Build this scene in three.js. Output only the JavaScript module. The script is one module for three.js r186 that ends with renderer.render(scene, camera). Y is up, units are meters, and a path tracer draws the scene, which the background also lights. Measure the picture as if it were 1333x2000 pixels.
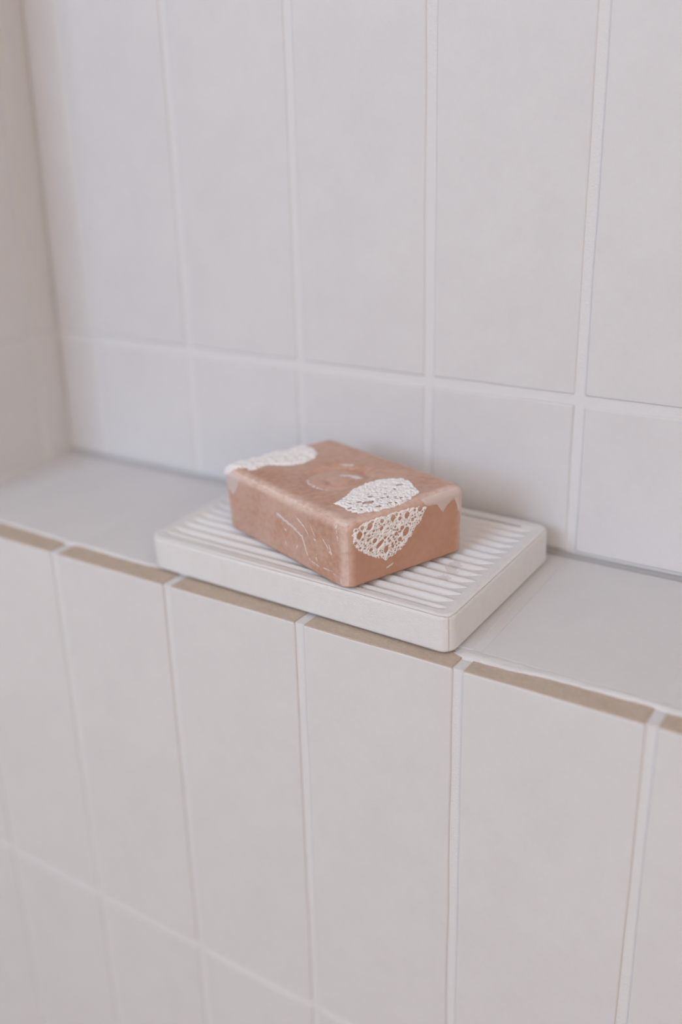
import * as THREE from 'three';
import { mergeGeometries } from 'three/addons/utils/BufferGeometryUtils.js';
import { RoundedBoxGeometry } from 'three/addons/geometries/RoundedBoxGeometry.js';
import { RectAreaLightUniformsLib } from 'three/addons/lights/RectAreaLightUniformsLib.js';
import { ImprovedNoise } from 'three/addons/math/ImprovedNoise.js';

// ---------------------------------------------------------------- camera, light, exposure
const scene = new THREE.Scene();
scene.background = new THREE.Color(0x000000);
const camera = new THREE.PerspectiveCamera(53.963, 1333 / 2000, 0.02, 20);
camera.position.set(0.27674, 0.19957, 0.30652);
camera.rotation.set(THREE.MathUtils.degToRad(-21.4705), THREE.MathUtils.degToRad(33.3529), THREE.MathUtils.degToRad(-1.4620), 'YXZ');
camera.focus = 0.412;
camera.userData.fStop = 2.9;
scene.add(camera);

const renderer = new THREE.WebGLRenderer({ antialias: true });
renderer.toneMapping = THREE.LinearToneMapping;
renderer.toneMappingExposure = 1.0;
renderer.shadowMap.enabled = true;
renderer.shadowMap.type = THREE.PCFSoftShadowMap;
RectAreaLightUniformsLib.init();

// a frosted bathroom window in the wall behind the camera is the main source
const WIN = { x: -0.45, y: 0.95, w: 1.05, h: 1.0 };
const ROOM = { x0: -1.35, x1: 1.45, y0: -1.15, y1: 1.5, z1: 2.15 };
const daylight = new THREE.RectAreaLight(new THREE.Color().setRGB(0.44, 0.69, 1.0), 5.95, WIN.w, WIN.h);
daylight.name = 'window_daylight';
daylight.position.set(WIN.x, WIN.y, ROOM.z1 - 0.03);
daylight.lookAt(WIN.x, WIN.y, 0);
scene.add(daylight);
// added unseen warm window on the right, put in as fill for faces looking right
const WIN2 = { z: 1.25, y: 0.78, w: 1.15, h: 1.3 };
const sidelight = new THREE.RectAreaLight(new THREE.Color().setRGB(1.0, 0.84, 0.72), 1.58, WIN2.w, WIN2.h);
sidelight.name = 'added_fill_light';
sidelight.position.set(ROOM.x1 - 0.03, WIN2.y, WIN2.z);
sidelight.lookAt(0, WIN2.y, WIN2.z);
scene.add(sidelight);

// ---------------------------------------------------------------- helpers
let seed = 20251;
const rnd = () => { seed = (seed * 1664525 + 1013904223) >>> 0; return seed / 4294967296; };
const perlin = new ImprovedNoise();
const noise = (x, y, z = 0) => perlin.noise(x + 31.7, y + 17.3, z + 5.1);
const clamp = (x, a, b) => Math.min(b, Math.max(a, x));
const smooth = (a, b, x) => { const t = clamp((x - a) / (b - a), 0, 1); return t * t * (3 - 2 * t); };
const lerp = (a, b, t) => a + (b - a) * t;

const used = new Map();
function numbered(name) {
  const n = used.get(name) ?? 0; used.set(name, n + 1);
  return n ? `${name}_${String(n).padStart(3, '0')}` : name;
}
function group(name, parent = scene) { const g = new THREE.Group(); g.name = numbered(name); parent.add(g); return g; }
function part(name, geometry, material, parent) {
  const m = new THREE.Mesh(geometry, material);
  m.name = numbered(name); m.castShadow = m.receiveShadow = true; parent.add(m);
  return m;
}
function tag(o, label, category, kind) { o.userData.label = label; o.userData.category = category; if (kind) o.userData.kind = kind; return o; }
function box(x0, y0, z0, x1, y1, z1) {
  const g = new THREE.BoxGeometry(x1 - x0, y1 - y0, z1 - z0); g.translate((x0 + x1) / 2, (y0 + y1) / 2, (z0 + z1) / 2);
  return g;
}

// ---------------------------------------------------------------- materials
function noiseTexture(size, octaves, lo, hi, srgb, tint = [1, 1, 1]) {      // tileable fractal noise
  const d = new Uint8Array(size * size * 4), lat = [];
  for (const [n] of octaves) { const a = new Float32Array(n * n); for (let i = 0; i < a.length; i++) a[i] = rnd(); lat.push(a); }
  for (let y = 0; y < size; y++) for (let x = 0; x < size; x++) {
    let s = 0, w = 0;
    octaves.forEach(([n, amp], o) => {
      const u = x / size * n, v = y / size * n, i = Math.floor(u), j = Math.floor(v), fu = smooth(0, 1, u - i), fv = smooth(0, 1, v - j);
      const at = (p, q) => lat[o][((q + n) % n) * n + (p + n) % n];
      s += amp * lerp(lerp(at(i, j), at(i + 1, j), fu), lerp(at(i, j + 1), at(i + 1, j + 1), fu), fv); w += amp;
    });
    const val = lerp(lo, hi, s / w);
    for (let c = 0; c < 3; c++) d[(y * size + x) * 4 + c] = clamp(Math.round(255 * (1 - (1 - val) * tint[c])), 0, 255);
    d[(y * size + x) * 4 + 3] = 255;
  }
  const t = new THREE.DataTexture(d, size, size, THREE.RGBAFormat);
  t.wrapS = t.wrapT = THREE.RepeatWrapping; t.magFilter = THREE.LinearFilter; t.minFilter = THREE.LinearMipmapLinearFilter; t.generateMipmaps = true;
  if (srgb) t.colorSpace = THREE.SRGBColorSpace;
  t.needsUpdate = true;
  return t;
}
const inMetres = (t, s) => { const c = t.clone(); c.repeat.set(1 / s, 1 / s); c.needsUpdate = true; return c; };
const glazeBump = noiseTexture(256, [[5, 1], [11, 0.5], [24, 0.15]], 0, 1, false);
const mottle = noiseTexture(256, [[7, 1], [19, 0.8], [60, 0.6], [128, 0.6]], 0.97, 1, true, [1, 1.15, 1]);
const grain = noiseTexture(512, [[40, 0.6], [128, 1], [256, 1]], 0, 1, false);
const streaky = noiseTexture(256, [[9, 0.6], [40, 1], [128, 1]], 0.86, 1, true, [0.9, 1, 1.15]);

const M = {};
M.tile = new THREE.MeshPhysicalMaterial({ color: new THREE.Color().setRGB(0.745, 0.73, 0.735), roughness: 0.5, specularIntensity: 0.6, map: inMetres(mottle, 0.11), bumpMap: inMetres(glazeBump, 0.21), bumpScale: 0.00014 });
M.grout = new THREE.MeshStandardMaterial({ color: new THREE.Color().setRGB(0.758, 0.742, 0.749), roughness: 0.95, bumpMap: inMetres(grain, 0.09), bumpScale: 0.00025 });
M.sillGrout = new THREE.MeshStandardMaterial({ color: new THREE.Color().setRGB(0.735, 0.72, 0.725), roughness: 0.8, bumpMap: inMetres(grain, 0.09), bumpScale: 0.0001 });
M.bisque = new THREE.MeshStandardMaterial({ color: new THREE.Color().setRGB(0.66, 0.545, 0.46), roughness: 0.95, map: inMetres(streaky, 0.05), bumpMap: inMetres(grain, 0.06), bumpScale: 0.0002 });
M.plaster = new THREE.MeshStandardMaterial({ color: new THREE.Color().setRGB(0.78, 0.76, 0.755), roughness: 0.95, bumpMap: inMetres(grain, 0.12), bumpScale: 0.00012 });
M.paint = new THREE.MeshStandardMaterial({ color: new THREE.Color().setRGB(0.92, 0.79, 0.65), roughness: 0.9 });
M.floor = new THREE.MeshStandardMaterial({ color: new THREE.Color().setRGB(0.62, 0.52, 0.45), roughness: 0.7 });
M.frame = new THREE.MeshStandardMaterial({ color: new THREE.Color().setRGB(0.8, 0.8, 0.8), roughness: 0.4 });
M.pane = new THREE.MeshStandardMaterial({ color: new THREE.Color().setRGB(0.8, 0.8, 0.8), roughness: 0.6, emissive: new THREE.Color().setRGB(1, 0.98, 1), emissiveIntensity: 0.9 });
M.soap = new THREE.MeshPhysicalMaterial({ color: 0xffffff, vertexColors: true, roughness: 0.5, specularIntensity: 0.6, sheen: 0.25, sheenRoughness: 0.5, sheenColor: new THREE.Color(1, 0.85, 0.78), bumpMap: inMetres(grain, 0.03), bumpScale: 0.00006 });
M.lather = new THREE.MeshPhysicalMaterial({ color: new THREE.Color().setRGB(0.90, 0.87, 0.87), roughness: 0.8, transmission: 0.0, side: THREE.DoubleSide });
M.suds = new THREE.MeshPhysicalMaterial({ color: new THREE.Color().setRGB(0.93, 0.82, 0.79), roughness: 0.6, transparent: true, opacity: 0.55, side: THREE.DoubleSide });
M.scum = new THREE.MeshPhysicalMaterial({ color: new THREE.Color().setRGB(0.95, 0.90, 0.89), roughness: 0.7, transparent: true, opacity: 0.68, side: THREE.DoubleSide });
M.smear = new THREE.MeshPhysicalMaterial({ color: new THREE.Color().setRGB(0.62, 0.44, 0.36), roughness: 0.7, transparent: true, opacity: 0.17, side: THREE.DoubleSide });
M.bubble = new THREE.MeshPhysicalMaterial({ color: 0xffffff, roughness: 0.05, transmission: 1, thickness: 0, ior: 1.33 });

// ---------------------------------------------------------------- the room shell
const T = 0.12;                                                        // wall thickness
const NICHE = { x0: -0.2013, x1: 0.63, y1: 0.62, d: 0.10966 };
const { x0, x1, y0, y1, z1 } = ROOM;
tag(part('floor', box(x0 - T, y0 - T, -0.2, x1 + T, y0, z1 + T), M.floor, scene), 'brown bathroom floor far below the tiled niche', 'floor', 'structure');
tag(part('ceiling', box(x0 - T, y1, -0.2, x1 + T, y1 + T, z1 + T), M.paint, scene), 'white bathroom ceiling above the tiled niche', 'ceiling', 'structure');
tag(part('wall_side_left', box(x0 - T, y0, -0.2, x0, y1, z1 + T), M.paint, scene), 'plain painted bathroom wall left of the shower wall', 'wall', 'structure');
{
  const a = WIN.x - WIN.w / 2 - 0.03, b = WIN.x + WIN.w / 2 + 0.03, c = WIN.y - WIN.h / 2 - 0.03, d = WIN.y + WIN.h / 2 + 0.03;
  const g = mergeGeometries([box(x0, y0, z1, a, y1, z1 + T), box(b, y0, z1, x1, y1, z1 + T), box(a, y0, z1, b, c, z1 + T), box(a, d, z1, b, y1, z1 + T)]);
  tag(part('wall_rear', g, M.paint, scene), 'painted bathroom wall with the frosted window facing the niche', 'wall', 'structure');
  const w = group('window_1');
  tag(w, 'frosted bathroom window in the wall facing the niche', 'window', 'structure');
  part('window_frame', mergeGeometries([box(a, c, z1, a + 0.03, d, z1 + 0.06), box(b - 0.03, c, z1, b, d, z1 + 0.06), box(a + 0.03, c, z1, b - 0.03, c + 0.03, z1 + 0.06), box(a + 0.03, d - 0.03, z1, b - 0.03, d, z1 + 0.06)]), M.frame, w);
  part('pane', box(a + 0.03, c + 0.03, z1 + 0.02, b - 0.03, d - 0.03, z1 + 0.03), M.pane, w);
}

{
  const a = WIN2.z - WIN2.w / 2 - 0.03, b = WIN2.z + WIN2.w / 2 + 0.03, c = WIN2.y - WIN2.h / 2 - 0.03, d = WIN2.y + WIN2.h / 2 + 0.03;
  const g = mergeGeometries([box(x1, y0, -0.2, x1 + T, y1, a), box(x1, y0, b, x1 + T, y1, z1 + T), box(x1, y0, a, x1 + T, c, b), box(x1, d, a, x1 + T, y1, b)]);
  tag(part('wall_side_right', g, M.paint, scene), 'painted bathroom wall with an added warm fill window, right of the shower wall', 'wall', 'structure');
  const w = group('window_2');  // out-of-view window added to give the warm fill light
  tag(w, 'added warm fill window in the side wall right of the niche', 'window', 'structure');
  part('window_frame', mergeGeometries([box(x1, c, a, x1 + 0.06, d, a + 0.03), box(x1, c, b - 0.03, x1 + 0.06, d, b), box(x1, c, a + 0.03, x1 + 0.06, c + 0.03, b - 0.03), box(x1, d - 0.03, a + 0.03, x1 + 0.06, d, b - 0.03)]), M.frame, w);
  const warm = M.pane.clone(); warm.emissive = new THREE.Color().setRGB(1, 0.8, 0.62);
  part('pane', box(x1 + 0.02, c + 0.03, a + 0.03, x1 + 0.03, d - 0.03, b - 0.03), warm, w);
}

// ---------------------------------------------------------------- tiles
// one hand-cut tile lying in its own plane: outline wobbles a little, front edge rounded, face at z = 0
function tileGeometry(w, h, t, r = 0.0011, wob = 0.00028, n = rnd() * 100) {
  const out = [], ns = Math.max(2, Math.round(w / 0.025)), nl = Math.max(2, Math.round(h / 0.025));
  const c = [[0, 0, w, 0, ns], [w, 0, w, h, nl], [w, h, 0, h, ns], [0, h, 0, 0, nl]];
  c.forEach(([ax, ay, bx, by, k], s) => {
    for (let i = 0; i < k; i++) {
      const u = i / k, px = lerp(ax, bx, u), py = lerp(ay, by, u), e = i ? wob * noise(n + s * 7 + i * 1.3, n * 0.7) * 2 : 0;
      const nx = [0, 1, 0, -1][s], ny = [-1, 0, 1, 0][s];
      if (i) out.push([px + nx * e, py + ny * e]);
      else { const q = 0.0006, pd = [[0, 1], [-1, 0], [0, -1], [1, 0]][s], nd = [[1, 0], [0, 1], [-1, 0], [0, -1]][s]; out.push([px + pd[0] * q, py + pd[1] * q], [px + nd[0] * q, py + nd[1] * q]); }
    }
  });
  const ring = (inset, z) => out.map(([x, y]) => [lerp(x, w / 2, inset / (w / 2)), lerp(y, h / 2, inset / (h / 2)), z]);
  const N = out.length, side = out.map((_, i) => { const p = out[(i + N - 1) % N], q = out[(i + 1) % N], l = Math.hypot(q[0] - p[0], q[1] - p[1]); return [(q[1] - p[1]) / l, (p[0] - q[0]) / l]; });
  const rings = [ring(0, -t), ring(0, -r), ring(r * 0.3, -r * 0.3), ring(r, 0)], lift = [0, 0, Math.SQRT1_2, 1], pos = [], nor = [];
  const put = (k, i) => { pos.push(...rings[k][i]); const f = Math.sqrt(1 - lift[k] ** 2); nor.push(side[i][0] * f, side[i][1] * f, lift[k]); };
  for (let k = 0; k < 3; k++) for (let i = 0; i < N; i++) {
    const j = (i + 1) % N;
    put(k, i); put(k, j); put(k + 1, j); put(k, i); put(k + 1, j); put(k + 1, i);
  }
  for (let i = 0; i < N; i++) { pos.push(...rings[3][i], ...rings[3][(i + 1) % N], w / 2, h / 2, 0); nor.push(0, 0, 1, 0, 0, 1, 0, 0, 1); }
  for (let i = 0; i < N; i++) { pos.push(...rings[0][(i + 1) % N], ...rings[0][i], w / 2, h / 2, -t); nor.push(0, 0, -1, 0, 0, -1, 0, 0, -1); }
  const g = new THREE.BufferGeometry();
  g.setAttribute('position', new THREE.Float32BufferAttribute(pos, 3));
  g.setAttribute('normal', new THREE.Float32BufferAttribute(nor, 3));
  const ou = rnd(), ov = rnd(), uv = [];
  for (let i = 0; i < pos.length; i += 3) uv.push(pos[i] + ou, pos[i + 1] + ov + pos[i + 2]);
  g.setAttribute('uv', new THREE.Float32BufferAttribute(uv, 2));
  return g;
}
function uvInMetres(g) {                                               // box-projected uv in metres
  const p = g.attributes.position, n = g.attributes.normal, uv = [];
  for (let i = 0; i < p.count; i++) {
    const ax = Math.abs(n.getX(i)), ay = Math.abs(n.getY(i)), az = Math.abs(n.getZ(i));
    if (az >= ax && az >= ay) uv.push(p.getX(i), p.getY(i)); else if (ay >= ax) uv.push(p.getX(i), p.getZ(i)); else uv.push(p.getZ(i), p.getY(i));
  }
  g.setAttribute('uv', new THREE.Float32BufferAttribute(uv, 2));
  return g;
}
const P = 0.075, J = 0.0045, TT = 0.009;                                // tile pitch, joint width, tile thickness
const jit = () => (rnd() - 0.5) * 0.0005;

// --- the shower wall below the niche
{
  const w = group('wall_front'); tag(w, 'white vertically tiled shower wall below the niche', 'wall', 'structure');
  const gx = (k) => -0.17303 + P * k;
  const lo = -3, hi = 9, xa = gx(lo), xb = gx(hi), yb = -0.2161 * 3;
  part('grout', uvInMetres(box(xa, yb, -0.0156, xb, -0.0005, -0.0010)), M.grout, w);
  part('backing', uvInMetres(mergeGeometries([box(x0, y0, -0.2, xa, y1, 0), box(xb, y0, -0.2, x1, y1, 0), box(xa, y0, -0.2, xb, yb, 0), box(xa, NICHE.y1, -0.2, xb, y1, 0), box(xa, -0.2, -0.2, NICHE.x0, NICHE.y1, -0.0095), box(NICHE.x1, -0.2, -0.2, xb, NICHE.y1, -0.0005), box(xa, 0.0, -0.0096, NICHE.x0 - 0.004, NICHE.y1, -0.0005), box(NICHE.x0, yb, -0.2, NICHE.x1, -0.012, -0.0150), box(NICHE.x0, -0.02, -0.2, NICHE.x1, NICHE.y1, -NICHE.d - 0.0105)])), M.plaster, w);
  for (let row = 0; row < 3; row++) for (let k = lo; k < hi; k++) {
    const top = row ? -0.2161 * row - J / 2 : 0, bot = -0.2161 * (row + 1) + J / 2, xl = gx(k) + J / 2 + jit(), xr = gx(k + 1) - J / 2 + jit();
    const t = part('tile', tileGeometry(xr - xl, top - bot - (row ? 0 : 0.0004), TT, 0.0008), M.tile, w);
    t.position.set(xl, bot, jit() * 0.6);
    if (!row) {                                                        // unglazed upper edge of the topmost tiles
      const g = new RoundedBoxGeometry(xr - xl - 0.0006, 0.0012, 0.0146, 2, 0.0003);
      g.translate((xr - xl) / 2, top - bot - 0.0006, -0.0073 - 0.0004);
      part('raw_edge', uvInMetres(g), M.bisque, t).userData.label = 'raw beige unglazed top edge';
    }
  }
}
// --- the back of the niche
{
  const w = group('wall_back'); tag(w, 'white tiled back wall of the shower niche behind the soap', 'wall', 'structure');
  const gx = (k) => -0.17032 + P * k, z = -NICHE.d;
  part('grout', uvInMetres(box(NICHE.x0 - 0.01, -0.02, z - 0.0105, NICHE.x1 + 0.01, NICHE.y1 + 0.01, z - 0.0009)), M.grout, w);
  const rows = [[0.0085, 0.0806 - J / 2], [0.0806 + J / 2, 0.2967 - J / 2], [0.2967 + J / 2, 0.5128 - J / 2], [0.5128 + J / 2, 0.618]];
  for (const [a, b] of rows) for (let k = -1; k < 11; k++) {
    const xl = Math.max(gx(k) + J / 2 + jit(), NICHE.x0 + 0.0015), xr = Math.min(gx(k + 1) - J / 2 + jit(), NICHE.x1 - 0.002);
    if (xr - xl < 0.01) continue;
    part('tile', tileGeometry(xr - xl, b - a, TT), M.tile, w).position.set(xl, a, z + jit() * 0.8);
  }
}
// --- the left jamb of the niche, leaning very slightly
{
  const w = group('wall_left'); tag(w, 'shaded white tiled left jamb of the shower niche', 'wall', 'structure');
  w.position.set(NICHE.x0, 0, 0); w.rotation.z = -0.0248;
  part('grout', uvInMetres(box(-0.0095, -0.02, -NICHE.d - 0.005, -0.0010, NICHE.y1 + 0.02, -0.0008)), M.grout, w);
  const cols = [[-0.0006, -0.0885], [-0.0925, -0.1088]], rows = [[0.0055, 0.0806 - J / 2], [0.0806 + J / 2, 0.2967 - J / 2], [0.2967 + J / 2, 0.5128 - J / 2], [0.5128 + J / 2, 0.615]];
  for (const [a, b] of rows) for (const [za, zb] of cols) {
    const t = part('tile', tileGeometry(za - zb, b - a, TT, 0.0008), M.tile, w);
    t.rotation.y = Math.PI / 2; t.position.set(0, a, za);
  }
}
{
  const w = part('wall_right', uvInMetres(box(NICHE.x1 - 0.001, 0, -NICHE.d - 0.005, NICHE.x1 + 0.02, NICHE.y1, -0.0004)), M.plaster, scene);
  tag(w, 'white right jamb of the long shower niche', 'wall', 'structure');
  const c = part('trim_2', uvInMetres(box(NICHE.x0 - 0.03, NICHE.y1 - 0.002, -NICHE.d - 0.005, NICHE.x1 + 0.02, NICHE.y1 + 0.01, -0.0004)), M.plaster, scene);
  tag(c, 'white soffit over the shower niche', 'soffit', 'structure');
}

// ---------------------------------------------------------------- the sloping sill: everything on it lives in its tilted frame
const TILT = Math.atan2(0.00623, 0.10966);
const onSill = (o) => { o.rotation.x = TILT; return o; };
{
  const w = onSill(group('trim_1')); tag(w, 'sloping white tiled sill of the shower niche under the soap dish', 'sill', 'structure');
  const gx = (k) => -0.17303 + P * k + 0.0008, s1 = -0.1085;
  part('grout', uvInMetres(box(NICHE.x0 - 0.005, -0.0105, s1 - 0.004, NICHE.x1 + 0.005, -0.00025, -0.0148)), M.sillGrout, w);
  for (let k = -1; k < 11; k++) {
    const xl = Math.max(gx(k) + 0.0013, NICHE.x0 + 0.002), xr = Math.min(gx(k + 1) - 0.0013, NICHE.x1 - 0.002);
    const t = part('tile', tileGeometry(xr - xl, -0.0148 - s1, TT, 0.0012), M.tile, w);
    t.rotation.x = -Math.PI / 2; t.position.set(xl, 0, -0.0148);
  }
  // hand-smeared bead of grout between the raw tile edges and the sill tiles
  const edge = [[-0.21, -0.0134], [-0.154, -0.0138], [-0.106, -0.0126], [-0.101, -0.0106], [-0.092, -0.0124], [-0.06, -0.0114], [-0.02, -0.0126], [0.06, -0.0130], [0.110, -0.0126], [0.1245, -0.0086], [0.1335, -0.0080], [0.142, -0.0086], [0.16, -0.0108], [0.185, -0.0112], [0.196, -0.0116], [0.204, -0.0104], [0.26, -0.0095], [0.40, -0.0098], [0.66, -0.0098]];
  const front = (x) => { let i = 0; while (i < edge.length - 2 && x > edge[i + 1][0]) i++; return lerp(edge[i][1], edge[i + 1][1], smooth(edge[i][0], edge[i + 1][0], x)) + 0.0004 * noise(x * 180, 2) + 0.00025 * noise(x * 520, 9); };
  const pos = [], uv = [], idx = [], nx = 760, ns = 8;
  for (let i = 0; i <= nx; i++) for (let j = 0; j <= ns; j++) {
    const x = lerp(NICHE.x0, NICHE.x1, i / nx), u = j / ns, s = lerp(front(x), -0.0158 + 0.0006 * noise(x * 150, 4), u);
    const lump = (1 - 0.85 * smooth(-0.05, -0.035, x) * (1 - smooth(0.119, 0.126, x))) * 0.00055 + 0.00035 * noise(x * 95, s * 300, 3) + 0.0002 * noise(x * 400, s * 500, 6);
    pos.push(x, -0.0003 - 0.0006 * (1 - smooth(0, 0.2, u)) - 0.0004 * smooth(-0.05, -0.035, x) * (1 - smooth(0.119, 0.126, x)) + lump * Math.sin(Math.PI * clamp(u, 0, 1)), s); uv.push(x, s);
    if (i && j) { const a = i * (ns + 1) + j; idx.push(a, a - 1, a - ns - 2, a, a - ns - 2, a - ns - 1); }
  }
  const g = new THREE.BufferGeometry(); g.setAttribute('position', new THREE.Float32BufferAttribute(pos, 3)); g.setAttribute('uv', new THREE.Float32BufferAttribute(uv, 2)); g.setIndex(idx); g.computeVertexNormals();
  const bm = M.grout.clone(); bm.side = THREE.DoubleSide;
  part('grout_bead', g, bm, w).userData.label = 'lumpy white grout bead along the front edge';
  // sealant in the inner corner
  const q = new THREE.CylinderGeometry(0.0014, 0.0014, NICHE.x1 - NICHE.x0, 8); q.rotateZ(Math.PI / 2); q.translate((NICHE.x0 + NICHE.x1) / 2, 0.0002, s1 - 0.0006);
  part('sealant', q, M.grout, w);
}

// ---------------------------------------------------------------- the soap dish
const DISH = { L: 0.1615, W: 0.0965, H: 0.0175, r: 0.0062, n: 14, pitch: 0.0061 };
const dish = onSill(group('soap_dish'));
tag(dish, 'white plaster soap dish with parallel ridges, lying on the niche sill under the pink soap', 'soap dish');
const dishBody = new THREE.Group();
{
  const { L, W, H, r, n, pitch } = DISH, s0 = -0.0073;                   // local x along the length, s from the front edge (0) to the back (-W)
  const yaw = THREE.MathUtils.degToRad(1.5);
  dish.position.set(0, 0, 0);
  const cx = 0.0412, cz = -0.0567;
  const place = new THREE.Matrix4().makeRotationY(-yaw).setPosition(cx, 0, cz);
  const gz0 = W / 2 - 0.0048;                                            // front end of the ridged field
  const ridgeZ = (k) => gz0 - pitch * (k + 0.5);
  const gz1 = gz0 - pitch * n;
  const inField = (x, z) => smooth(0, 0.012, L / 2 - 0.0028 - Math.abs(x)) * smooth(0, 0.0012, gz0 - z) * smooth(0, 0.0012, z - gz1);
  // outline distance of a rounded rectangle (positive inside)
  const inside = (x, z) => { const qx = Math.abs(x) - (L / 2 - r), qz = Math.abs(z) - (W / 2 - r); return r - (Math.hypot(Math.max(qx, 0), Math.max(qz, 0)) + Math.min(Math.max(qx, qz), 0)); };
  const e = 0.0022, depth = 0.0016;
  // slab: top height field inside the outline, then rings down the side
  const ring = []; const per = 28;
  const corner = (sx, sz, a0) => { for (let i = 0; i <= per; i++) { const a = a0 + i / per * Math.PI / 2; ring.push([sx * (L / 2 - r) + r * Math.cos(a), sz * (W / 2 - r) + r * Math.sin(a), Math.cos(a), Math.sin(a)]); } };
  corner(1, 1, 0); corner(-1, 1, Math.PI / 2); corner(-1, -1, Math.PI); corner(1, -1, Math.PI * 1.5);
  const prof = [];                                                       // [inset, height] from the bottom middle to the top rim
  prof.push([0.004, 0.0]); for (let i = 0; i <= 6; i++) { const a = i / 6 * Math.PI / 2; prof.push([0.0022 * (1 - Math.sin(a)), 0.0020 * (1 - Math.cos(a))]); }
  prof.push([0, H * 0.5]);
  for (let i = 0; i <= 9; i++) { const a = i / 9 * Math.PI / 2; prof.push([e * (1 - Math.cos(a)), H - e + e * Math.sin(a)]); }
  const pos = [], idx = [];
  for (const [ins, h] of prof) for (const [x, z, nx, nz] of ring) { const wv = 0.00025 * noise(x * 30, z * 30, h * 60); pos.push(x - nx * (ins - wv), h, z - nz * (ins - wv)); }
  const N = ring.length;
  for (let k = 0; k + 1 < prof.length; k++) for (let i = 0; i < N; i++) { const j = (i + 1) % N, a = k * N + i, b = k * N + j; idx.push(a, a + N, b, b, a + N, b + N); }
  // bottom cap
  const bc = pos.length / 3; pos.push(0, 0, 0); for (let i = 0; i < N; i++) idx.push(bc, i, (i + 1) % N);
  // top: concentric rings are awkward for a grid, so a grid squeezed into the rounded outline
  const gx = 220, gzN = 150, base = pos.length / 3, Lx = L / 2 - e, Wz = W / 2 - e, rr = r - e;
  for (let j = 0; j <= gzN; j++) for (let i = 0; i <= gx; i++) {
    let u = lerp(-Lx, Lx, i / gx), z = lerp(-Wz, Wz, j / gzN);
    const qz = Math.abs(z) - (Wz - rr), lim = qz > 0 ? Lx - rr + Math.sqrt(Math.max(0, rr * rr - qz * qz)) : Lx;
    const x = u / Lx * lim;
    pos.push(x, H - depth * inField(x, z) + 0.00008 * noise(x * 90, z * 90), z);
    if (i && j) { const a = base + j * (gx + 1) + i; idx.push(a, a - gx - 1, a - gx - 2, a, a - gx - 2, a - 1); }
  }
  const slab = new THREE.BufferGeometry();
  slab.setAttribute('position', new THREE.Float32BufferAttribute(pos, 3)); slab.setIndex(idx); slab.computeVertexNormals();
  slab.applyMatrix4(place); uvInMetres(slab);
  M.dish = new THREE.MeshStandardMaterial({ color: new THREE.Color().setRGB(0.815, 0.80, 0.80), roughness: 0.92, bumpMap: inMetres(grain, 0.05), bumpScale: 0.00018, map: inMetres(mottle, 0.04) });
  part('tray', slab, M.dish, dish);
  const top = (z) => 0.5 + 0.5 * Math.cos(2 * Math.PI * z / pitch);
  for (let k = 0; k < n; k++) {
    const rp = [], ri = [], a = 90, b = 12, z0 = ridgeZ(k), x1 = L / 2 - 0.004;
    for (let i = 0; i <= a; i++) for (let j = 0; j <= b; j++) {
      const x = lerp(-x1, x1, i / a), dz = lerp(-pitch / 2, pitch / 2, j / b) * 1.0, endDrop = 0.0012 * (1 - smooth(0, 0.002, x1 - Math.abs(x)));
      rp.push(x, H - depth - 0.0002 + (depth + 0.0002) * Math.pow(top(dz), 0.9) - endDrop + 0.00015 * noise(x * 60, k * 3.1, dz * 100), z0 + dz + 0.0002 * noise(x * 40, k * 5.7));
      if (i && j) { const q = i * (b + 1) + j; ri.push(q, q - b - 2, q - 1, q, q - b - 1, q - b - 2); }
    }
    const g = new THREE.BufferGeometry(); g.setAttribute('position', new THREE.Float32BufferAttribute(rp, 3)); g.setIndex(ri);
    const fl = ri.slice(); for (let i = 0; i < fl.length; i += 3) { const t = fl[i + 1]; fl[i + 1] = fl[i + 2]; fl[i + 2] = t; }
    g.setIndex(fl); g.computeVertexNormals(); g.applyMatrix4(place); uvInMetres(g);
    part('ridge', g, M.dish, dish);
  }
  // pinkish soap residue left on a few ridges
  const surf = (x, z) => { const k = Math.floor((gz0 - z) / pitch), dz = z - ridgeZ(k); return k >= 0 && k < n ? H - depth - 0.0002 + (depth + 0.0002) * Math.pow(top(dz), 0.9) : H; };
  const inv = place.clone().invert();
  for (const [wx, ws, ra, rb] of [[0.1015, -0.0495, 0.0034, 0.0016], [0.1020, -0.0440, 0.0042, 0.0018], [0.1045, -0.0405, 0.0028, 0.0012], [0.1025, -0.0370, 0.0036, 0.0014]]) {
    const c = new THREE.Vector3(wx, 0, ws).applyMatrix4(inv), sp = [], si = [], m = 26; const id = new Map();
    const ok = (i, j) => { const u = (i / m * 2 - 1) * 1.3, v = (j / m * 2 - 1) * 1.3; return u * u + v * v + 0.8 * noise(u * 2.5 + wx * 900, v * 2.5, ws * 900) < 0.8; };
    const at = (i, j) => { const key = i * 99 + j; if (!id.has(key)) { const x = c.x + (i / m * 2 - 1) * 1.3 * ra, z = c.z + (j / m * 2 - 1) * 1.3 * rb; id.set(key, sp.length / 3); sp.push(x, surf(x, z) + 0.00022, z); } return id.get(key); };
    for (let i = 0; i < m; i++) for (let j = 0; j < m; j++) if (ok(i, j) && ok(i + 1, j) && ok(i, j + 1) && ok(i + 1, j + 1)) { const A = at(i, j), B = at(i + 1, j), C = at(i + 1, j + 1), D = at(i, j + 1); si.push(A, D, B, B, D, C); }
    const g = new THREE.BufferGeometry(); g.setAttribute('position', new THREE.Float32BufferAttribute(sp, 3)); g.setIndex(si); g.computeVertexNormals(); g.applyMatrix4(place); uvInMetres(g);
    part('soap_residue', g, M.smear, dish).userData.label = 'pinkish brown smear of soap residue';
  }
}

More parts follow.
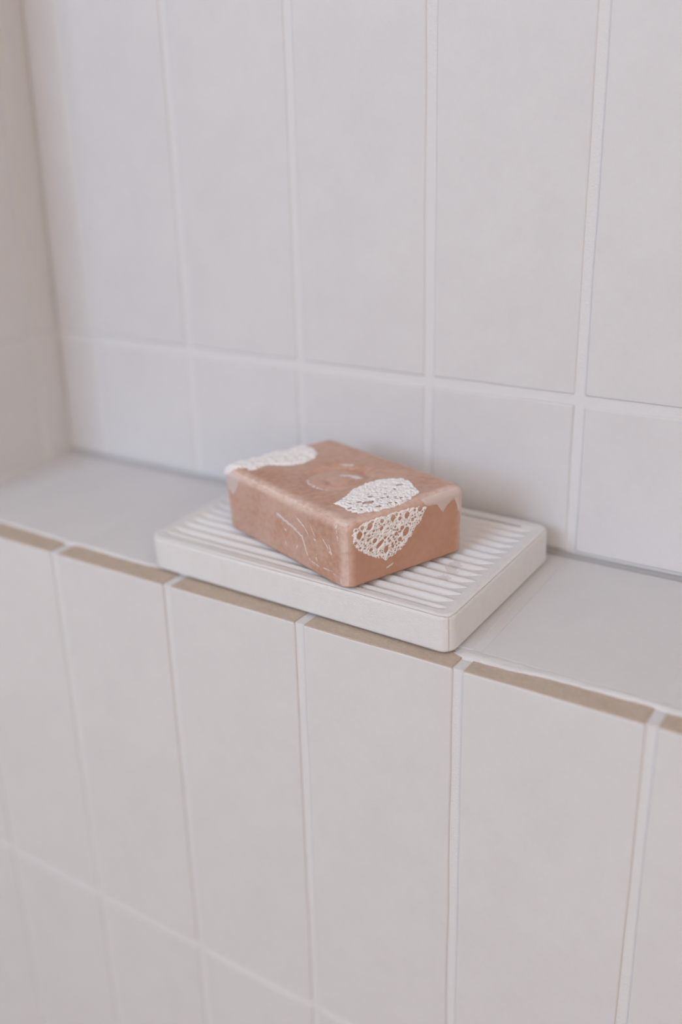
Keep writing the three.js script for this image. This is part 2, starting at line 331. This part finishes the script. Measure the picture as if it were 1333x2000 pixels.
// ---------------------------------------------------------------- the soap bar
// box axes in metres: X along the long side (front corner at X = L), Y up, Z from the front face to the back; hand-cut, so its corners are off square
const S = { L: 0.087, H: 0.031, W: 0.0582, r: 0.0042 };
const corners = {
  '000': [-10.9, 17.5, -34.3],
  '100': [73.7, 17.5, -5.8],
  '101': [99.9, 17.5, -60.3],
  '001': [15.3, 17.5, -88.8],
  '010': [-11.0, 48.9, -34.4],
  '110': [74.6, 48.1, -6.2],
  '111': [100.6, 49.8, -61.3],
  '011': [14.1, 49.0, -88.2],
};
const soapAt = [0.045, 0.0175, -0.047];
function warp(X, Y, Z, out) {                                            // box -> sill frame, relative to the bar's base point
  const u = X / S.L, v = Y / S.H, w = Z / S.W; out[0] = out[1] = out[2] = 0;
  for (const k in corners) {
    const f = (k[0] === '1' ? u : 1 - u) * (k[1] === '1' ? v : 1 - v) * (k[2] === '1' ? w : 1 - w), c = corners[k];
    for (let a = 0; a < 3; a++) out[a] += f * c[a] / 1000;
  }
  for (let a = 0; a < 3; a++) out[a] -= soapAt[a];
  return out;
}
const ringC = [0.0452, 0.0270], ringR = 0.0125;
function debossed(X, Z) {                                                // pressed ring with a curl inside, on the top face
  const dx = X - ringC[0], dz = Z - ringC[1], d = Math.hypot(dx, dz), a = Math.atan2(dz, dx);
  const g1 = Math.exp(-Math.pow((d - ringR) / 0.0019, 2)) * (0.55 + 0.45 * smooth(-0.6, 0.9, Math.cos(a - 2.4)));
  const d2 = Math.hypot(dx - 0.0025, dz + 0.001), a2 = Math.atan2(dz + 0.001, dx - 0.0025);
  const g2 = Math.exp(-Math.pow((d2 - 0.0056 - 0.0009 * a2) / 0.0013, 2)) * smooth(-0.9, 0.2, Math.cos(a2 + 0.9));
  return -0.0017 * g1 - 0.0011 * g2;
}
function soapPoint(X, Y, Z, h, out) {                                    // a point given on the sharp box, moved to the rounded and slightly uneven bar, h outside it
  const r = S.r, ix = clamp(X, r, S.L - r), iy = clamp(Y, r * 0.6, S.H - r), iz = clamp(Z, r, S.W - r);
  let dx = X - ix, dy = Y - iy, dz = Z - iz; const l = Math.hypot(dx, dy, dz) || 1; dx /= l; dy /= l; dz /= l;
  let off = 0.00022 * noise(X * 70, Y * 70, Z * 70) + 0.0003 * noise(X * 25, Y * 25, Z * 25);
  if (Y < 0.003) off *= Y / 0.003;
  if (dy > 0.9) off += debossed(X, Z);
  const rr = (dy < -0.3 ? r * 0.6 : r) + off + h;
  return warp(ix + dx * rr, Math.max(iy + dy * rr, h), iz + dz * rr, out);
}
const soap = onSill(group('soap_bar'));
tag(soap, 'dusty pink rectangular soap bar with white lather, resting on the ridged white dish', 'soap');
soap.position.set(...soapAt).applyAxisAngle(new THREE.Vector3(1, 0, 0), TILT);
{
  const cell = 0.00065, geos = [];
  const face = (nu, nv, f) => {
    const pos = [], col = [], idx = [], uv = [], o = [0, 0, 0];
    for (let j = 0; j <= nv; j++) for (let i = 0; i <= nu; i++) {
      const [X, Y, Z] = f(i / nu, j / nv); soapPoint(X, Y, Z, 0, o); pos.push(...o); uv.push(X + 0.3 * Y, Z + 0.7 * Y);
      // dried film all over; edge, front and top paleness partly painted-in light, with grain
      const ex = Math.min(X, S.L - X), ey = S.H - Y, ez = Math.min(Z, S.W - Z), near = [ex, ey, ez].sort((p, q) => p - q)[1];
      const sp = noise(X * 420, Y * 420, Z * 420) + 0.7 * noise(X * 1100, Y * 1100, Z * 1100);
      const filmAndLight = 0.32 * smooth(0.0055, 0.0015, near) * smooth(-2.4, 0.9, sp + 0.3) + 0.17 * smooth(-1.6, 0.7, 0.45 * noise(X * 60, Y * 60, Z * 60) + 0.4 * sp) + (ez < 0.001 ? 0.25 * smooth(-0.95, 0.7, noise(X * 75, Y * 75, 3.3) + 0.45 * sp + 0.1) : 0) + (ey < 0.001 ? 0.24 * smooth(-0.9, 0.7, noise(X * 55, 7.7, Z * 55) + 0.45 * sp) : 0);
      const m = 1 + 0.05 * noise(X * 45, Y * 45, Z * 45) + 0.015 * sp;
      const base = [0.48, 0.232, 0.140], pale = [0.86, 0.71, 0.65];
      for (let c = 0; c < 3; c++) col.push(lerp(base[c], pale[c], clamp(filmAndLight, 0, 1)) * m);
      if (i && j) { const a = j * (nu + 1) + i; idx.push(a, a - nu - 2, a - nu - 1, a, a - 1, a - nu - 2); }
    }
    const g = new THREE.BufferGeometry();
    g.setAttribute('position', new THREE.Float32BufferAttribute(pos, 3)); g.setAttribute('uv', new THREE.Float32BufferAttribute(uv, 2)); g.setAttribute('color', new THREE.Float32BufferAttribute(col, 3)); g.setIndex(idx);
    geos.push(g);
  };
  const nX = Math.round(S.L / cell), nY = Math.round(S.H / cell), nZ = Math.round(S.W / cell), { L, H, W } = S;
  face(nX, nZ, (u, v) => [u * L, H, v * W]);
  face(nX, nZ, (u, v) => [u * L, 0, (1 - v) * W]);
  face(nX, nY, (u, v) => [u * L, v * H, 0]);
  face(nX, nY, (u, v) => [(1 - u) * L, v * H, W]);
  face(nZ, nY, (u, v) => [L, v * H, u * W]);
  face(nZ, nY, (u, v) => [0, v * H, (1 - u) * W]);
  let g = mergeGeometries(geos); g.computeVertexNormals();
  // weld normals along the seams (the rounding already gives matching tangents)
  const key = new Map(), p = g.attributes.position, n = g.attributes.normal;
  for (let i = 0; i < p.count; i++) { const k = [p.getX(i), p.getY(i), p.getZ(i)].map((x) => Math.round(x * 1e7)).join(); if (!key.has(k)) key.set(k, []); key.get(k).push(i); }
  for (const l of key.values()) if (l.length > 1) { const s = new THREE.Vector3(); for (const i of l) s.add(new THREE.Vector3().fromBufferAttribute(n, i)); s.normalize(); for (const i of l) n.setXYZ(i, s.x, s.y, s.z); }
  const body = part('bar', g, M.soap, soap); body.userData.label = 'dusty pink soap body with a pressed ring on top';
}

// foam and film on the bar. A chart unfolds two faces over their shared edge; (a, b) in millimetres
const charts = {
  top: (a, b) => { let X = a / 1000, Y = S.H, Z = b / 1000; if (Z < 0) { Y += Z; Z = 0; } if (X < 0) { Y += X; X = 0; } return [X, Y, Z]; },
  right: (a, b) => { let Y = a / 1000, Z = b / 1000, X = S.L; if (Y > S.H) { X -= Y - S.H; Y = S.H; } return [X, Y, Z]; },   // a = height, b = depth
  front: (a, b) => { let X = a / 1000, Y = b / 1000, Z = 0; if (Y > S.H) { Z = Y - S.H; Y = S.H; } if (X > S.L) { Z = X - S.L; X = S.L; } return [X, Y, Z]; },
};
function segDist(px, py, ax, ay, bx, by) { const t = clamp(((px - ax) * (bx - ax) + (py - ay) * (by - ay)) / ((bx - ax) ** 2 + (by - ay) ** 2 || 1e-9), 0, 1); return [Math.hypot(px - ax - t * (bx - ax), py - ay - t * (by - ay)), t]; }
function polyDist(poly, x, y) {                                          // signed, positive inside
  let d = 1e9, inn = false;
  for (let i = 0, j = poly.length - 1; i < poly.length; j = i++) {
    const [ax, ay] = poly[j], [bx, by] = poly[i];
    d = Math.min(d, segDist(x, y, ax, ay, bx, by)[0]);
    if ((ay > y) !== (by > y) && x < (bx - ax) * (y - ay) / (by - ay) + ax) inn = !inn;
  }
  return inn ? d : -d;
}
function coat(name, chart, box4, cell, height, material, label) {        // a thin layer wherever height(a, b) in mm is positive
  const [a0, a1, b0, b1] = box4, na = Math.ceil((a1 - a0) / cell), nb = Math.ceil((b1 - b0) / cell), h = new Float32Array((na + 1) * (nb + 1)), id = new Int32Array(h.length).fill(-1);
  for (let j = 0; j <= nb; j++) for (let i = 0; i <= na; i++) h[j * (na + 1) + i] = height(a0 + i * cell, b0 + j * cell);
  const pos = [], idx = [], o = [0, 0, 0];
  const at = (k) => { if (id[k] < 0) { id[k] = pos.length / 3; const c = charts[chart](a0 + (k % (na + 1)) * cell, b0 + Math.floor(k / (na + 1)) * cell); soapPoint(...c, Math.max(0.03, h[k]) / 1000, o); pos.push(...o); } return id[k]; };
  const flip = chart !== 'front';
  for (let j = 0; j < nb; j++) for (let i = 0; i < na; i++) {
    const k = j * (na + 1) + i, q = [k, k + 1, k + na + 2, k + na + 1];
    if (q.filter((t) => h[t] > 0).length < 3) continue;
    const [A, B, C, D] = q.map(at); flip ? idx.push(A, D, B, B, D, C) : idx.push(A, B, D, B, C, D);
  }
  const g = new THREE.BufferGeometry(); g.setAttribute('position', new THREE.Float32BufferAttribute(pos, 3)); g.setIndex(idx); g.computeVertexNormals();
  const m = part(name, g, material, soap); if (label) m.userData.label = label;
  return m;
}
// bubbles are open windows in the froth: chosen large ones first, then smaller ones packed between them
function bubbleField(poly, large, count, rmax, bias) {
  const list = large.map(([a, b, r, e = 1, t = 0]) => ({ a, b, r, e, t }));
  const xs = poly.map((p) => p[0]), ys = poly.map((p) => p[1]), lo = [Math.min(...xs), Math.min(...ys)], hi = [Math.max(...xs), Math.max(...ys)];
  for (let i = 0, tries = 0; i < count && tries < count * 40; tries++) {
    const a = lerp(lo[0], hi[0], rnd()), b = lerp(lo[1], hi[1], rnd()), d = polyDist(poly, a, b), k = bias(a, b);
    const r = rmax * (0.16 + 0.84 * Math.pow(rnd(), 3.2)) * k; if (d < r * 0.8 + 0.12 || k < 0.05) continue;
    if (list.some((q) => Math.hypot(q.a - a, q.b - b) < q.r * Math.max(1, q.e * 0.8) + r + 0.10)) continue;
    list.push({ a, b, r, e: 0.8 + rnd() * 0.5, t: rnd() * 3 }); i++;
  }
  const grid = new Map(), G = 2.5;
  for (const q of list) { const R = q.r * Math.max(1, q.e) + 0.8; for (let i = Math.floor((q.a - R) / G); i <= Math.floor((q.a + R) / G); i++) for (let j = Math.floor((q.b - R) / G); j <= Math.floor((q.b + R) / G); j++) { const k = i + ',' + j; if (!grid.has(k)) grid.set(k, []); grid.get(k).push(q); } }
  const dist = (a, b) => { let d = 9; for (const q of grid.get(Math.floor(a / G) + ',' + Math.floor(b / G)) ?? []) { const c = Math.cos(q.t), s = Math.sin(q.t), u = ((a - q.a) * c + (b - q.b) * s) / q.e, v = -(a - q.a) * s + (b - q.b) * c, w = Math.hypot(u, v) - q.r * (1 + 0.12 * noise(a * 1.5, b * 1.5, q.r * 9)); if (w < d) d = w; } return d; };
  return { list, dist };
}
function lather(chart, poly, large, count, rmax, thick, bias, label, dropBubbles = 40) {
  const f = bubbleField(poly, large, count, rmax, bias), xs = poly.map((p) => p[0]), ys = poly.map((p) => p[1]);
  const m = coat('lather', chart, [Math.min(...xs) - 0.4, Math.max(...xs) + 0.4, Math.min(...ys) - 0.4, Math.max(...ys) + 0.4], 0.14, (a, b) => {
    const e = polyDist(poly, a, b) + 0.8 * noise(a * 0.55, b * 0.55, 7) + 0.35 * noise(a * 1.6, b * 1.6, 2) + 0.15 * noise(a * 4, b * 4, 3); if (e < 0) return -1;
    const d = f.dist(a, b); if (d < 0) return -1;
    const t = thick * (0.72 + 0.5 * noise(a * 0.28, b * 0.28, 4)) + thick * (0.10 * noise(a * 1.7, b * 1.7) + 0.05 * noise(a * 4.3, b * 4.3, 1));
    return Math.max(0.05, t * Math.sqrt(smooth(0, 1.1, e)) * (0.25 + 0.75 * smooth(0, 0.5, d)));
  }, M.lather, label);
  const cells = f.list.filter((q) => q.r > 0.3).slice(0, dropBubbles), o = [0, 0, 0];
  const im = new THREE.InstancedMesh(new THREE.SphereGeometry(1, 14, 10), M.bubble, cells.length), mt = new THREE.Matrix4();
  cells.forEach((q, i) => { soapPoint(...charts[chart](q.a, q.b), 0.1 / 1000, o); const r = q.r * 0.93 / 1000; mt.makeScale(r, r, r).setPosition(...o); im.setMatrixAt(i, mt); });
  im.name = numbered('bubbles'); im.userData.kind = 'stuff'; m.add(im);
  return m;
}
const A = [[67.9, 8.6], [65.8, 15.0], [60.8, 23.5], [59.4, 30.4], [60.6, 38.3], [64.9, 44.2], [71.0, 44.4], [77.0, 41.4], [81.2, 40.0], [84.0, 33.4], [85.6, 24.9], [84.6, 15.3], [82.3, 9.4], [77.1, 8.4], [71.7, 9.5]];
lather('top', A, [[72.8, 22.9, 1.2], [76.6, 18.4, 1.5, 1.5, 1.4], [73.6, 16.6, 0.9], [70.5, 39.0, 1.1, 1.4, 1], [76.7, 39.6, 0.8], [82.3, 18.9, 0.8, 1.5, 1.4], [72.3, 13.1, 0.7], [77.5, 27.7, 0.7], [78.5, 14.6, 0.7], [82.6, 22.6, 0.6], [80.5, 29, 0.6], [79.5, 34, 0.55]], 420, 0.75, 1.1,
  (a, b) => 0.35 + 0.65 * smooth(66, 76, a), 'thick white lather on the top near the corner');
const B = [[26.3, 3.0], [27.8, 4.0], [28.6, 7.0], [29.4, 12.7], [29.2, 20.7], [28.6, 28.3], [28.3, 34.0], [26.5, 38.5], [24.3, 37.2], [20.8, 34.9], [17.9, 32.3], [14.9, 29.7], [12.1, 26.6], [10.3, 23.2], [8.9, 18.6], [11.3, 14.2], [14.8, 9.2], [17.9, 5.6], [21.5, 3.2]];
lather('right', B, [[24.4, 6.1, 1.15, 1.5, 0.2], [26.9, 11.0, 1.05, 1.4, 0.3], [27.0, 21.9, 1.0, 1.4, 0.2], [21.2, 26.3, 0.9], [17.3, 15.6, 0.85, 2.6, 0.9], [13.9, 18.6, 1.0, 1.5, 0.2], [18.9, 28.2, 1.3, 1.5, 0.4], [26.1, 28.6, 1.0, 1.5, 0.2], [26.8, 35.2, 1.1], [16.0, 11.5, 0.8], [19.6, 13.2, 0.9, 1.2, 0.4], [16.3, 25.3, 0.9], [24.1, 16.4, 0.7, 1.4, 0.2], [19.4, 23.4, 0.8], [27.2, 7.4, 0.8], [27.3, 16.7, 0.8], [21.4, 4.4, 0.7], [23.3, 31.5, 0.7], [25.8, 25.2, 0.8], [14.3, 21.8, 0.7], [24.6, 8.6, 0.55]], 430, 0.62, 0.6,
  () => 1, 'lacy white lather sliding down the shaded end', 60);
const Cp = [[1.5, -4.5], [-1.6, -1.5], [-2.6, 4.6], [-2.8, 10], [-2.2, 16.6], [-2.6, 25.8], [-1.4, 33.5], [2.4, 39.9], [9.0, 42.0], [16.1, 39.4], [19.9, 34.4], [21.6, 28.7], [20.7, 22.5], [17.6, 18.4], [13.6, 15.8], [13.2, 12.2], [14.8, 8.2], [13.4, 5.4], [9.6, 5.6], [7.5, 2.2], [6, -2.0]];
lather('top', Cp, [[10.8, 25.9, 1.0, 1.5, 1.3], [7.3, 32.4, 0.8], [12, 30, 0.6], [13, 22, 0.5]], 160, 0.6, 1.4, () => 0.8, 'soft white lather on the far left end of the top', 20);
const filmNoise = (a, b) => 0.5 * noise(a * 0.8, b * 0.8, 11) + 0.3 * noise(a * 2.4, b * 2.4, 12);
const cover = (chart, poly, material, thick, soft, label) => {
  const xs = poly.map((p) => p[0]), ys = poly.map((p) => p[1]);
  coat('suds', chart, [Math.min(...xs) - 0.5, Math.max(...xs) + 0.5, Math.min(...ys) - 0.5, Math.max(...ys) + 0.5], 0.2, (a, b) => { const e = polyDist(poly, a, b) + soft * filmNoise(a, b); return e < 0 ? -1 : thick * Math.sqrt(smooth(0, 1.2, e)); }, material, label);
};
cover('front', [[-0.5, 27.6], [-1.0, 23.3], [2.2, 22.2], [5.1, 19.8], [7.6, 18.8], [10.5, 22.6], [12.2, 25.9], [13.0, 29.0], [10, 30.6], [4, 31]], M.suds, 0.25, 0.9, 'thin suds dripping over the left corner');
cover('right', [[30.6, 36.5], [27.3, 38.0], [26.6, 40.3], [26.0, 43.6], [25.0, 44.3], [22.9, 45.7], [21.7, 46.8], [23.7, 48.4], [25.4, 50.8], [25.9, 52.4], [23.4, 53.5], [20.1, 54.5], [17.6, 56.5], [20.5, 57.9], [27.8, 58.0], [31.3, 57.0], [32.2, 52.0], [32, 45.3], [32, 38.7]], M.suds, 0.3, 0.5, 'thin pink suds with a jagged lower edge');
// dried white streaks and flecks
function streak(chart, pts, w0, w1, gap) {
  const xs = pts.map((p) => p[0]), ys = pts.map((p) => p[1]);
  coat('streak', chart, [Math.min(...xs) - 2, Math.max(...xs) + 2, Math.min(...ys) - 2, Math.max(...ys) + 2], 0.13, (a, b) => {
    let d = 9, at = 0;
    for (let i = 0; i + 1 < pts.length; i++) { const [q, t] = segDist(a, b, ...pts[i], ...pts[i + 1]); if (q < d) { d = q; at = (i + t) / (pts.length - 1); } }
    const w = lerp(w0, w1, at) * (1 + 0.9 * noise(a * 0.9, b * 0.9, 21)) + 0.35 * noise(a * 3, b * 3, 22) - gap * smooth(0.1, 0.5, noise(a * 0.7, b * 0.7, 23));
    return w - d < 0 ? -1 : 0.12 * smooth(0, 0.3, w - d) + 0.04;
  }, M.scum);
}
streak('front', [[40.9, 20.4], [44.6, 19.4], [48.6, 18.6], [51.5, 18.1], [55.1, 16.8], [58.3, 15.7], [59.5, 12.7], [61.0, 8.8]], 0.75, 0.45, 0.1);
streak('front', [[61.0, 8.8], [62.2, 7.2], [63.4, 5.6]], 0.3, 0.15, 0.2);
streak('front', [[54.9, 23.6], [57.3, 22.2], [59.7, 20.9], [62.1, 19.3], [63.2, 17.6]], 0.42, 0.22, 0.2);
streak('front', [[64.7, 6.0], [69.4, 5.4]], 0.32, 0.2, 0.1);
streak('front', [[71.5, 5.9], [77.4, 6.3], [80.5, 5.3]], 0.3, 0.15, 0.3);
streak('front', [[46.3, 14.6], [47.2, 14.1]], 0.5, 0.3, 0.2);
streak('front', [[66.9, 17.6], [67.6, 17.2]], 0.6, 0.4, 0.1);
streak('front', [[77.0, 15.0], [77.6, 14.6], [76.3, 18.0]], 0.75, 0.3, 0.1);
streak('front', [[81.1, 28.6], [81.7, 26.6], [82.1, 22.3]], 0.6, 0.35, 0.5);
streak('front', [[67.4, 8.9], [68.4, 7.8]], 0.4, 0.2, 0.1);
streak('front', [[83.4, 4.6], [83.6, 3.0]], 0.4, 0.25, 0.1);
streak('front', [[83.2, 31.2], [86.5, 32.6]], 0.5, 0.7, 0.3);
streak('front', [[64.2, 23.5], [66.4, 20.2], [67.4, 18.8]], 0.22, 0.15, 0.25);
streak('front', [[72.4, 19.6], [75.6, 16.4]], 0.22, 0.3, 0.25);
streak('front', [[54.4, 9.6], [53.4, 8.0]], 0.45, 0.3, 0.3);
streak('front', [[45.8, 8.8], [46.8, 6.9]], 0.35, 0.2, 0.3);
streak('top', [[44.5, 30.0], [48.0, 32.5], [52.0, 33.6]], 0.75, 1.15, 0.1);
streak('top', [[33.8, 37.6], [38.0, 41.0]], 0.5, 0.6, 0.1);
streak('top', [[36.5, 18.5], [42.0, 15.6], [49.0, 15.4], [56.0, 18.3]], 0.4, 0.4, 0.5);
streak('right', [[5.4, 19.0], [6.0, 21.6]], 0.45, 0.5, 0.1);

scene.traverse((o) => { if (o.isMesh) { o.castShadow = true; o.receiveShadow = true; } });
renderer.render(scene, camera);
